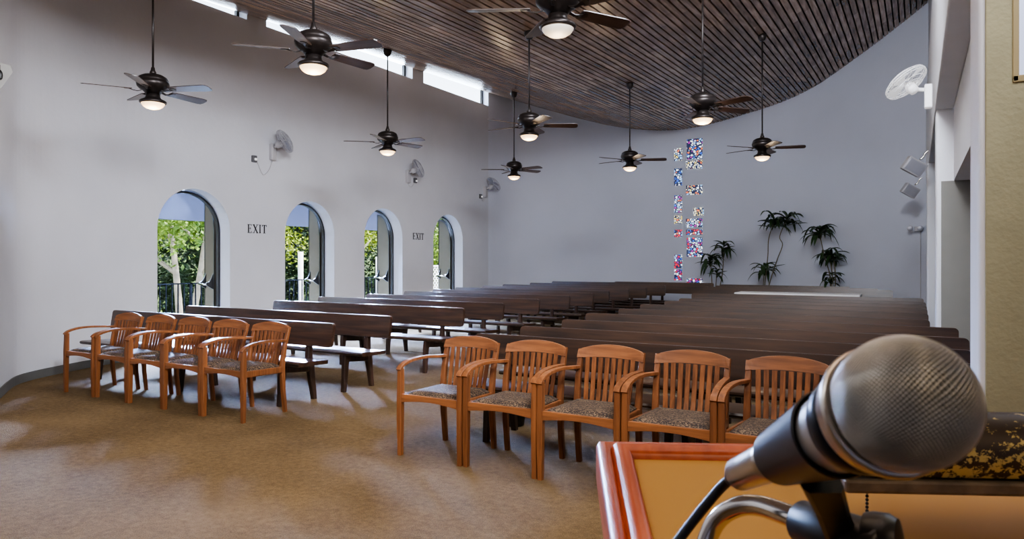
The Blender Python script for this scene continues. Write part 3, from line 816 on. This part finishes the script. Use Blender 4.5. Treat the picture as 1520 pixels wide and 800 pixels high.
# ------------------------------------------------------------------ plants
def leaf(bm, base, az, L, rise, droop, w):
    d = Vector((math.cos(az), math.sin(az), 0)); sd = Vector((-d.y, d.x, 0)); N = 7; prev = None
    for i in range(N+1):
        t = i/N; p = base + d*(L*t*(1-.18*t*droop)) + Vector((0,0, L*(rise*t - droop*t*t)))
        ww = w*math.sin(PI*min(1, .12+.88*t))**.7*(1 if t < .98 else .15)
        c = p + Vector((0,0,-ww*.25))
        row = [bm.verts.new(p+sd*ww/2), bm.verts.new(c), bm.verts.new(p-sd*ww/2)]
        if prev:
            for k in range(2): bm.faces.new((prev[k], prev[k+1], row[k+1], row[k]))
        prev = row
def plant(loc, stems, label, seed):
    rnd = random.Random(seed)
    t = thing('potted_dracaena', label, 'plant', loc, 0, 'potted plants along the back wall')
    bm = NB(); lathe(bm, [(.11,0),(.15,.26),(.165,.265),(.165,.30),(.145,.30),(.14,.26),(.01,.25)], 24); p = obj('pot', bm, M_pot, t, True)
    for pts, r, nl, L in stems:
        pts = catmull([Vector(q) for q in pts], 5)
        bm = NB(); tube(bm, pts, [.014-.006*i/len(pts) for i in range(len(pts))], 7); st = obj('stem', bm, M_stem, t, True)
        top = Vector(pts[-1]); bm = NB()
        for k in range(nl):
            az = 2*PI*k/nl*2.4 + rnd.uniform(-.3,.3); h = rnd.uniform(-.16, .08)
            rise = rnd.uniform(.3, 1.2)
            leaf(bm, top+Vector((0,0,h)), az, L*rnd.uniform(.85,1.3), rise, rise+rnd.uniform(-.25,.65), rnd.uniform(.07,.10))
        obj('foliage', bm, M_leaf, st, True)
plant((-4.28, 17.3, 0), [([(-.02,0,.25),(-.05,0,.7),(-.07,0,1.1),(-.10,0,1.42)],0,22,.40), ([(.05,0,.25),(.10,.0,.6),(.2,.0,1.1),(.22,0,1.72)],0,20,.34), ([(.02,0,.25),(.03,0,.6),(.06,0,1.12)],0,10,.28)],
      'potted dracaena with two leafy crowns, lowest and leftmost along the back wall', 1)
plant((-3.07, 16.95, 0), [([(-.02,0,.25),(.0,0,.8),(.02,0,1.2)],0,20,.38), ([(-.02,0,.25),(.04,0,.9),(.10,0,1.5),(.12,0,1.9),(.24,0,2.30)],0,22,.42), ([(.05,0,.25),(.12,0,.8),(.30,0,1.4),(.42,0,1.75),(.36,0,1.95),(.52,0,2.35)],0,20,.40)],
      'tall potted dracaena with wavy bare stems, middle of the three plants', 2)
plant((-1.62, 16.62, 0), [([(0,0,.25),(.02,0,.6),(.02,0,1.04)],0,14,.30), ([(.03,0,.25),(.06,0,.8),(.02,0,1.25),(-.05,0,1.56)],0,22,.34), ([(-.03,0,.25),(.0,0,1.0),(-.12,0,1.5),(-.22,0,2.03)],0,26,.44), ([(.05,0,.25),(.1,0,1.0),(.06,0,1.5)],0,14,.32)],
      'potted dracaena with three stacked leaf crowns, rightmost along the back wall', 3)

# ------------------------------------------------------------------ outside: porch, railing, lattice, trees
bm = NB(); box(bm, -12.4, -9.91, 3.0, 24, -.25, -.02); struct('floor_porch', fixn(bm), M_concrete)
bm = NB(); box(bm, -12.1, -9.92, 3.0, 15.9, 2.72, 2.85); box(bm, -12.25, -12.05, 3.0, 15.9, 2.17, 2.85); struct('ceiling_porch', fixn(bm), M_soffit)
M_rail = mat('matt_black_railing', (14,14,15), .8, noise=.1, spec=.1)
rl = thing('railing', 'black metal porch railing of thin upright bars outside the arched doors', 'railing', (-12.25, 10, 0))
bm = NB(); box(bm, -.02, .02, -5, 6.0, .94, .965); obj('top_rail', fixn(bm), M_rail, rl)
bm = NB(); box(bm, -.015, .015, -5, 6.0, .10, .12); obj('bottom_rail', fixn(bm), M_rail, rl)
bm = NB()
y = -4.95
while y < 6.0: box(bm, -.010, .010, y-.010, y+.010, .10, .95); y += .125
obj('bars', fixn(bm), M_rail, rl)
for y in (-4.9, -1.3, 2.3, 5.9):
    bm = NB(); box(bm, -.02, .02, y-.02, y+.02, -.02, .97); obj('post', fixn(bm), M_rail, rl)
lt = thing('lattice_panel', 'white diagonal lattice panel beyond the fourth arched door', 'lattice', (-12.25, 17.4, 0))
bm = NB(); box(bm, -.02, .02, -1.2, 1.2, 1.2, 1.25); box(bm, -.02, .02, -1.2, 1.2, 0, .05); box(bm, -.02, .02, -1.2, -1.15, 0, 1.25); box(bm, -.02, .02, 1.15, 1.2, 0, 1.25); obj('lattice_frame', fixn(bm), M_white, lt)
bm = NB()
for sgn in (1, -1):
    c = -2.4
    while c < 2.4:
        # line z = sgn*(y-c)
        ys = [max(-1.18, c if sgn > 0 else c-1.2), min(1.18, c+1.2 if sgn > 0 else c)]
        if ys[1]-ys[0] > .05:
            rect_sweep(bm, [(sgn*.006, yy, .02+abs(yy-c)) for yy in ys], .008, .035, (1,0,0))
        c += .13
obj('lattice_strips', fixn(bm), M_white, lt)
for (x, y, h, lb) in ((-14.0, 13.15, 1.62, 'white garden post seen through the second arched door'), (-14.0, 16.2, 1.5, 'white garden post seen through the third arched door')):
    bm = NB(); tube(bm, [(x,y,-1.6),(x,y,h)], .07, 12); o = obj('garden_post', bm, M_white, None, True); tag(o, lb, 'post')
bm = NB(); box(bm, -60, -12.4, -25, 60, -1.7, -1.5); struct('ground', fixn(bm), M_grass)
bm = NB(); prev = None
for i in range(41):
    y = -10+2.0*i; row = []
    for j in range(13):
        row.append(bm.verts.new((-25-j*1.1, y, -1.6+(j/12)**.8*8.2+random.uniform(-.35,.35))))
    if prev:
        for j in range(12): bm.faces.new((prev[j], prev[j+1], row[j+1], row[j]))
    prev = row
M_hill = mat('hillside_foliage', (74,96,48), .95, col2=(20,34,18), scale=1.8, detail=10, contrast=(.4,.62))
o = obj('hillside', bm, M_hill, None, True); o['kind'] = 'structure'

def tree(x, y, mat_, label, seed, height=6, crown=(2.4, 2.6), zc=3.4, n=5200, trunks=1, ls=.13, z0=-1.55):
    rnd = random.Random(seed)
    t = thing('garden_tree', label, 'tree', (x, y, z0), 0, 'trees and bushes outside the doors')
    bm = NB()
    for k in range(trunks):
        a = rnd.uniform(0, 6.28)
        dx, dy = (.9*(k-(trunks-1)/2), .25*(k % 2)) if trunks > 1 else (0, 0)
        P = catmull([Vector((dx*.15,dy*.1,0)), Vector((dx*.35,dy*.5,1.4)), Vector((dx*.7,dy,2.6)), Vector((dx*1.3,dy*1.2,4.2)), Vector((dx*1.6,dy*1.5,5.4))], 4)
        tube(bm, P, [.11-.07*i/len(P) for i in range(len(P))], 9)
        for j in range(5):
            b0 = Vector(P[8+j*2]); az = rnd.uniform(0, 6.28); L = rnd.uniform(.8, 1.5)
            e = b0+Vector((math.cos(az)*L, math.sin(az)*L, L*.8))
            tube(bm, [b0, (b0+e)/2+Vector((0,0,-.08)), e], [.06,.045,.02], 6)
    obj('trunk', bm, M_bark, t, True)
    bm = NB(); cl = [(rnd.uniform(-1,1)*crown[0], rnd.uniform(-1,1)*crown[0], zc-z0+rnd.uniform(-1,1)*crown[1]) for _ in range(60)]
    for k in range(n):
        c = Vector(cl[k % 60]) + Vector((rnd.gauss(0,.32), rnd.gauss(0,.32), rnd.gauss(0,.25)))
        d = Vector((rnd.gauss(0,1), rnd.gauss(0,1), rnd.gauss(-.4,.6))).normalized(); s_ = d.cross(Vector((rnd.gauss(0,1), rnd.gauss(0,1), rnd.gauss(0,1)))).normalized()
        l = ls*rnd.uniform(.7,1.3); w = l*.30
        v = [bm.verts.new(c), bm.verts.new(c+d*l*.5+s_*w), bm.verts.new(c+d*l), bm.verts.new(c+d*l*.5-s_*w)]
        bm.faces.new(v)
    obj('foliage', bm, mat_, t)
tree(-16.2, 11.3, M_treea, 'bright green tree with two pale trunks seen through the first arched door', 11, crown=(1.9,.95), zc=2.95, n=9000, trunks=2, ls=.13)
tree(-21.5, 13.2, M_treeb, 'darker green tree standing behind the pale-trunked tree', 12, crown=(2.6,2.9), zc=1.6, n=15000, ls=.17)
tree(-21.5, 17.2, M_treeb, 'dark green tree filling the left of the second arched doorway view', 17, crown=(2.6,2.9), zc=1.6, n=15000, ls=.17)
tree(-17.6, 14.9, M_treec, 'yellow-green tree seen at the left of the second arched door', 13, crown=(.7,1.5), zc=3.2, n=5000, ls=.12)
tree(-19.5, 20.6, M_treeb, 'deep green tree behind the white garden post in the third doorway', 14, crown=(2.3,3.0), zc=1.5, n=13000, ls=.15)
tree(-17.8, 18.6, M_treec, 'yellow-green tree crown seen at the top of the third arched door', 15, crown=(1.0,1.0), zc=2.8, n=5000, ls=.12)
tree(-17.5, 23.6, M_treea, 'light green tree rising above the white lattice panel', 16, crown=(1.8,1.3), zc=1.9, n=8000, ls=.13)
tree(-20.5, 28.0, M_treeb, 'grey-green tree farthest away beyond the fourth arched door', 18, crown=(3.0,4.2), zc=3.0, n=12000, ls=.2)
for (x, y, sd, lb) in ((-15.6, 9.6, 21, 'low bush behind the railing at the left of the first doorway'), (-16.0, 12.4, 22, 'low bush behind the railing at the right of the first doorway'),
                       (-16.6, 16.3, 23, 'low bush behind the railing in the second doorway'), (-15.6, 18.8, 24, 'low bush behind the railing in the third doorway')):
    rnd = random.Random(sd); bm = NB(); cl_ = lambda v: max(-1.5, min(1.5, v))
    for k in range(2600):
        a, b_, c_ = cl_(rnd.gauss(0,.75)), cl_(rnd.gauss(0,.75)), cl_(abs(rnd.gauss(0,.75)))
        c = Vector((a, b_, c_)); d = Vector((rnd.gauss(0,1), rnd.gauss(0,1), rnd.gauss(0,.7))).normalized(); s_ = d.cross(Vector((rnd.random(), rnd.random(), 1))).normalized()
        l = .16*rnd.uniform(.7,1.3); bm.faces.new([bm.verts.new(c), bm.verts.new(c+d*l*.5+s_*l*.3), bm.verts.new(c+d*l), bm.verts.new(c+d*l*.5-s_*l*.3)])
    o = obj('bush', bm, M_treeb if sd % 2 else M_treea); o.location = (x, y, -1.5); tag(o, lb, 'bush', 'trees and bushes outside the doors')

# ------------------------------------------------------------------ lectern
yawL = math.radians(30-3.6)
corner = cam_pt(.12*.86, -.26*.86, .86)
lec = thing('lectern', 'reddish wooden lectern with raised moulded rim around a tan sloping desk', 'lectern', (corner.x, corner.y, 0), yawL)
LW, LD, zt, SL = .80, .56, corner.z, .163
def sl(y): return zt + SL*y
def rim_profile(d):   # (inward distance, height above desk line)
    return d
prof = [(.0,-.045),(.0,-.006),(.004,.002),(.010,.004),(.015,.0),(.017,-.002),(.019,.004),(.023,.009),(.029,.010),(.036,.007),(.040,.002),(.041,-.010)]
bm = NB()
pathc = [((0,-LD),(1,0)), ((0,0),(1,-1)), ((LW,0),(-1,-1)), ((LW,-LD),(-1,0))]
rows = []
for (cx, cy), (dx, dy) in pathc:
    rows.append([bm.verts.new((cx+dx*d, cy+dy*d, sl(cy+dy*d)+h)) for d, h in prof])
for p, q in zip(rows, rows[1:]):
    for k in range(len(prof)): bm.faces.new((p[k], q[k], q[(k+1)%len(prof)], p[(k+1)%len(prof)]))
bm.faces.new(rows[0]); bm.faces.new(rows[-1][::-1])
obj('rim', fixn(bm), M_lectern, lec, True, angle=50)
bm = NB(); vs = []
for z in (-.014, -.003):
    vs.append([bm.verts.new((x, y, sl(y)+z)) for x, y in ((.03,-LD+.002),(LW-.03,-LD+.002),(LW-.03,-.03),(.03,-.03))])
bm.faces.new(vs[0][::-1]); bm.faces.new(vs[1])
for k in range(4): bm.faces.new((vs[0][k], vs[0][(k+1)%4], vs[1][(k+1)%4], vs[1][k]))
obj('desk_panel', fixn(bm), M_desk, lec)
for nm, x0, x1, y0, y1 in (('side_panel', .012, .035, -LD+.03, -.02), ('side_panel', LW-.035, LW-.012, -LD+.03, -.02), ('front_panel', .035, LW-.035, -.045, -.02)):
    bm = NB(); P = [(y0, .08), (y1, .08), (y1, sl(y1)-.016), (y0, sl(y0)-.016)]
    prism(bm, P, lambda p: (x0, p[0], p[1]), lambda p: (x1, p[0], p[1])); obj(nm, fixn(bm), M_lectern, lec)
bm = NB(); box(bm, -.01, LW+.01, -LD, .0, 0, .08, .008); obj('plinth', fixn(bm), M_lectern, lec)
bm = NB(); box(bm, .035, LW-.035, -LD+.05, -.045, .6, .62); obj('shelf', fixn(bm), M_lectern, lec)

# reading lamp across the desk
lc = cam_pt(.66, -.178, .645)
ln = thing('reading_lamp', 'old tubular reading lamp with peeling dark and gold finish over the lectern', 'lamp', lc, yawL)
bm = NB(); R_l = .034; prev = None
for x, rr in ((-.358,.6),(-.355,.9),(-.348,1),(.20,1),(.207,.9)):
    row = []
    for k in range(19):
        a = math.radians(-35+250*k/18); row.append(bm.verts.new((x, R_l*rr*math.cos(a), R_l*rr*math.sin(a))))
    for k in range(19):
        a = math.radians(215-250*k/18); row.append(bm.verts.new((x, (R_l-.002)*rr*math.cos(a), (R_l-.002)*rr*math.sin(a))))
    if prev:
        for k in range(38): bm.faces.new((prev[k], prev[(k+1)%38], row[(k+1)%38], row[k]))
    prev = row
fixn(bm); shade = obj('shade', bm, mat_peeling(), ln, True)
bm = NB(); box(bm, -.356, .207, -.033, .033, -.0345, -.0215, .003); obj('lower_rim', fixn(bm), mat('tarnished_brass', (104,90,72), .55, .3, noise=.3, scale=60), ln)
bm = NB(); tube(bm, [(-.02,.0,.0),(-.02,.06,-.01),(-.02,.10,-.055)], .006, 8); obj('arm', bm, M_blackmetal, ln, True)
bm = NB()
for k in range(16): bmesh.ops.create_uvsphere(bm, u_segments=8, v_segments=6, radius=.0016, matrix=Matrix.Translation((-.333,-.022,-.036-.0034*k)))
obj('pull_chain', bm, M_blackmetal, ln, True)

# ------------------------------------------------------------------ microphone
Pt = cam_pt(.1308, -.1223, .400); Ph = cam_pt(.1428, -.0500, .250)
ax = (Ph-Pt); ML = ax.length; ax.normalize()
q = ax.to_track_quat('Z', 'Y')
mic = thing('microphone', 'handheld vocal microphone with a silver mesh ball head over the lectern', 'microphone', Pt)
mic.rotation_mode = 'QUATERNION'; mic.rotation_quaternion = q
M_micbody = mat('champagne_grey_enamel', (176,172,168), .35, .6, noise=.04)
M_micdark = mat('dark_blue_black_band', (22,26,36), .3, .2, noise=.05)
M_silver = mat('satin_nickel', (196,188,176), .28, 1, noise=.05)
bm = NB(); lathe(bm, [(.0085,-.002),(.0095,.0),(.0098,.02),(.0105,.040),(.0112,.052)], 32); obj('plug', bm, M_silver, mic, True)
bm = NB(); lathe(bm, [(.0105,.048),(.0122,.055),(.0172,.112),(.0178,.122),(.0182,.126)], 40); obj('handle', bm, M_micbody, mic, True)
bm = NB(); lathe(bm, [(.0182,.124),(.0200,.126),(.0208,.130),(.0206,.134),(.0192,.136)], 40); obj('dark_band', bm, M_micdark, mic, True)
bm = NB(); lathe(bm, [(.0190,.134),(.0212,.138),(.0228,.141),(.0236,.144),(.0238,.147),(.0248,.1475),(.0252,.1495),(.0249,.1515),(.0238,.152)], 48); obj('collar', bm, M_silver, mic, True)
# mesh ball: diamond woven wire over a dark foam core
NJ = 72; prof = []
zc = ML; r0 = .0242
def ball(t):   # t 0..1 from collar to nose
    a0 = -math.acos(min(1, .0236/r0)) - .25
    a = -.38 + t*(PI/2+.38)
    r = r0*math.cos(a)**.86 if a > 0 else r0*math.cos(a*.75)
    z = zc + (r0*.93*math.sin(a) if a > 0 else r0*1.05*math.sin(a)) - .004
    return max(r, .0004), z
bm = NB(); NG = 36; G = {}
for i in range(-NG, NG+1):
    for j in range(-NG, NG+1):
        x, y = (i+.0)/NG, (j+.0)/NG
        rho = math.hypot(x, y)
        if rho <= 1.0:
            r, z = ball(1-rho); a = math.atan2(y, x) + .6
            if rho < 1e-6: r = 0
            G[i, j] = bm.verts.new((r*math.cos(a), r*math.sin(a), z))
for (i, j) in list(G):
    q4 = [(i, j), (i+1, j), (i+1, j+1), (i, j+1)]
    if all(k in G for k in q4): bm.faces.new([G[k] for k in q4])
grille = obj('mesh_grille', bm, mat('grille_wire', (214,210,202), .28, .9, noise=.08, scale=200), mic, True, angle=180)
wf = grille.modifiers.new('wire', 'WIREFRAME'); wf.thickness = .00040; wf.use_even_offset = False; wf.use_boundary = True
bm = NB(); lathe(bm, [(ball(i/30)[0]*.975, ball(i/30)[1]-.0003) for i in range(31)], 40)
obj('foam_core', bm, mat('grey_foam', (104,106,102), .9, noise=.2, scale=300), mic, True)
# cable
cab = [cam_pt(.1308,-.1223,.400)-ax*.001, cam_pt(.1300,-.1280,.412), cam_pt(.1235,-.1400,.422), cam_pt(.105,-.165,.425), cam_pt(.085,-.19,.42), cam_pt(.06,-.22,.40), cam_pt(.05,-.27,.36), cam_pt(.055,-.31,.34)]
cb_ = thing('microphone_cable', 'black cable running down left from the microphone plug across the desk', 'cable', cab[0])
loc0 = cab[0]
pts = catmull([p-loc0 for p in cab], 6)
bm = NB(); tube(bm, [Vector(p) for p in pts], .0031, 12); obj('cord', bm, M_black, cb_, True)
bm = NB(); b0, b1 = Vector((0,0,0)), Vector(pts[7]); tube(bm, [b0, b0*.6+b1*.4, b1], [.0088,.0072,.0042], 20); obj('boot', bm, M_black, cb_, True)
# stand with clip
stand = thing('microphone_stand', 'chrome gooseneck with black clamp and clip holding the microphone', 'mic stand', cam_pt(.118, -.30, .45))
o0 = stand.location.copy()
path = [(.118,-.296,.45),(.119,-.24,.452),(.1225,-.195,.452),(.1300,-.170,.450),(.1400,-.156,.440),(.1500,-.1495,.425),(.1590,-.1455,.395),(.163,-.1445,.385)]
bm = NB(); tube(bm, [Vector(p) for p in catmull([cam_pt(*p)-o0 for p in path], 6)], .0062, 20); obj('gooseneck', bm, M_chrome, stand, True)
bm = NB(); lathe(bm, [(.030,-.004),(.031,.0),(.026,.006),(.010,.010),(.0075,.022)], 32); obj('base_flange', bm, M_blackmetal, stand, True)
bm = NB(); a, b = cam_pt(.161,-.1460,.392)-o0, cam_pt(.183,-.1430,.340)-o0
tube(bm, [a, a*.97+b*.03, a*.5+b*.5, b*.97+a*.03, b], [.0095,.0115,.0128,.0138,.0120], 24); obj('clamp_body', bm, M_black, stand, True)
kn = cam_pt(.1775,-.1400,.352)-o0
bm = NB(); kd = (cam_pt(.196,-.137,.336)-cam_pt(.176,-.139,.352)).normalized()
lathe(bm, [(.006,-.002),(.0125,.0),(.0135,.004),(.0135,.011),(.0115,.015),(.004,.017)], 24, Matrix.Translation(kn) @ kd.to_track_quat('Z','Y').to_matrix().to_4x4()); obj('clamp_knob', bm, M_black, stand, True)
# clip sleeve around handle
bm = NB(); Mt = Matrix.Translation(Pt-o0) @ q.to_matrix().to_4x4()
lathe(bm, [(.0128,.0535),(.0142,.0545),(.0188,.1085),(.0194,.110),(.0188,.111),(.0174,.1095),(.0122,.0545)], 40, Mt, cap=False)
obj('clip_sleeve', bm, M_black, stand, True)
mid = Pt + ax*.082 - o0; cen = (a+b)/2
bm = NB(); rect_sweep(bm, [mid + (cen-mid)*.25, mid+(cen-mid)*.6, cen], [.020,.017,.018], [.026,.018,.016], cam_pt(1,0,0)-cam_pt(0,0,0)); obj('clip_neck', fixn(bm), M_black, stand)

# ------------------------------------------------------------------ lights
def area(name, loc, target, sx, sy, e, col, spread=180):
    L = bpy.data.lights.new(name, 'AREA'); L.shape = 'RECTANGLE'; L.size = sx; L.size_y = sy; L.energy = e; L.color = col; L.spread = math.radians(spread)
    o = bpy.data.objects.new(name, L); C.objects.link(o); o.location = loc
    o.rotation_euler = (Vector(target)-Vector(loc)).to_track_quat('-Z', 'Y').to_euler(); return o
area('front_fill', (-4.2,-1.2,4.35), (-4.4,8,1.4), 6, 1.2, 160, (.95,.96,1))  # added fill lamp behind the camera, out of view
area('stage_down', (-3.0,.4,4.4), (-4.0,1.6,0), 4, 2.0, 60, (1,.78,.52), 120)
area('right_fill', (.12,6.0,5.2), (-5,11.5,1.5), 5, .8, 860, (.84,.90,1))  # added fill lamp above the frame, brightens the back wall; no window here
area('left_wall_fill', (1.0,.5,4.6), (-9.6,7.0,5.2), 3, 1.5, 400, (.93,.95,1), 140)  # added fill lamp out of view, lifts the upper left wall
for c in (6.9, 9.26, 11.3, 13.62):
    area('door_daylight_fill', (-11.7, c+1.75, 2.66), (-8.3, c-1.2, -.6), 1.3, .7, 3300, (.42,.59,1), 96)  # unseen lamps added under the soffit, standing in for daylight through the doors
for a, b in ((6.3,7.85), (8.25,12.25), (12.65,15.45)):
    area('clerestory_fill', (-10.85, (a+b)/2+.6, 5.50), (-7, (a+b)/2-1.2, 5.70), b-a, .75, 75*(b-a), (.72,.84,1))  # added lamps outside the high windows, giving the bright streaks on the slats
area('lectern_spot', (1.2,-.6,2.6), cam_pt(.3,-.2,.6), .5, .5, 7, (1,.76,.5))
S = bpy.data.lights.new('sun', 'SUN'); S.energy = 20.0; S.color = (1,.95,.86); S.angle = math.radians(2)
so = bpy.data.objects.new('sun', S); C.objects.link(so); so.rotation_euler = Vector((-.35,-.35,-.9)).to_track_quat('-Z','Y').to_euler()

w = bpy.data.worlds.new('World'); bpy.context.scene.world = w; w.use_nodes = True
nt = w.node_tree; bg = nt.nodes['Background']
tcw = nt.nodes.new('ShaderNodeTexCoord'); sepw = nt.nodes.new('ShaderNodeSeparateXYZ'); rw = nt.nodes.new('ShaderNodeValToRGB')
nt.links.new(tcw.outputs['Generated'], sepw.inputs[0]); nt.links.new(sepw.outputs['Z'], rw.inputs['Fac']); nt.links.new(rw.outputs['Color'], bg.inputs['Color'])
rw.color_ramp.elements[0].color = (.86,.93,1,1); rw.color_ramp.elements[1].color = (.16,.22,.34,1); rw.color_ramp.elements[1].position = .8
bg.inputs['Strength'].default_value = 5.5

# ------------------------------------------------------------------ camera
cam = bpy.data.cameras.new('camera'); co = bpy.data.objects.new('camera', cam); C.objects.link(co)
co.location = (0,0,H); co.rotation_euler = (math.radians(90), 0, YAW)
cam.sensor_width = 36; cam.lens = 1040/1520*36; cam.shift_y = -15/1520
cam.clip_start = .02; cam.clip_end = 200
cam.dof.use_dof = True; cam.dof.focus_distance = 5.5; cam.dof.aperture_fstop = 20
sc = bpy.context.scene; sc.camera = co
sc.view_settings.view_transform = 'AgX'
try: sc.view_settings.look = 'AgX - Medium High Contrast'
except Exception: pass
sc.view_settings.exposure = 0.33
sc.cycles.use_denoising = True
sc.cycles.max_bounces = 8; sc.cycles.diffuse_bounces = 5; sc.cycles.transparent_max_bounces = 8
sc.cycles.sample_clamp_indirect = 6
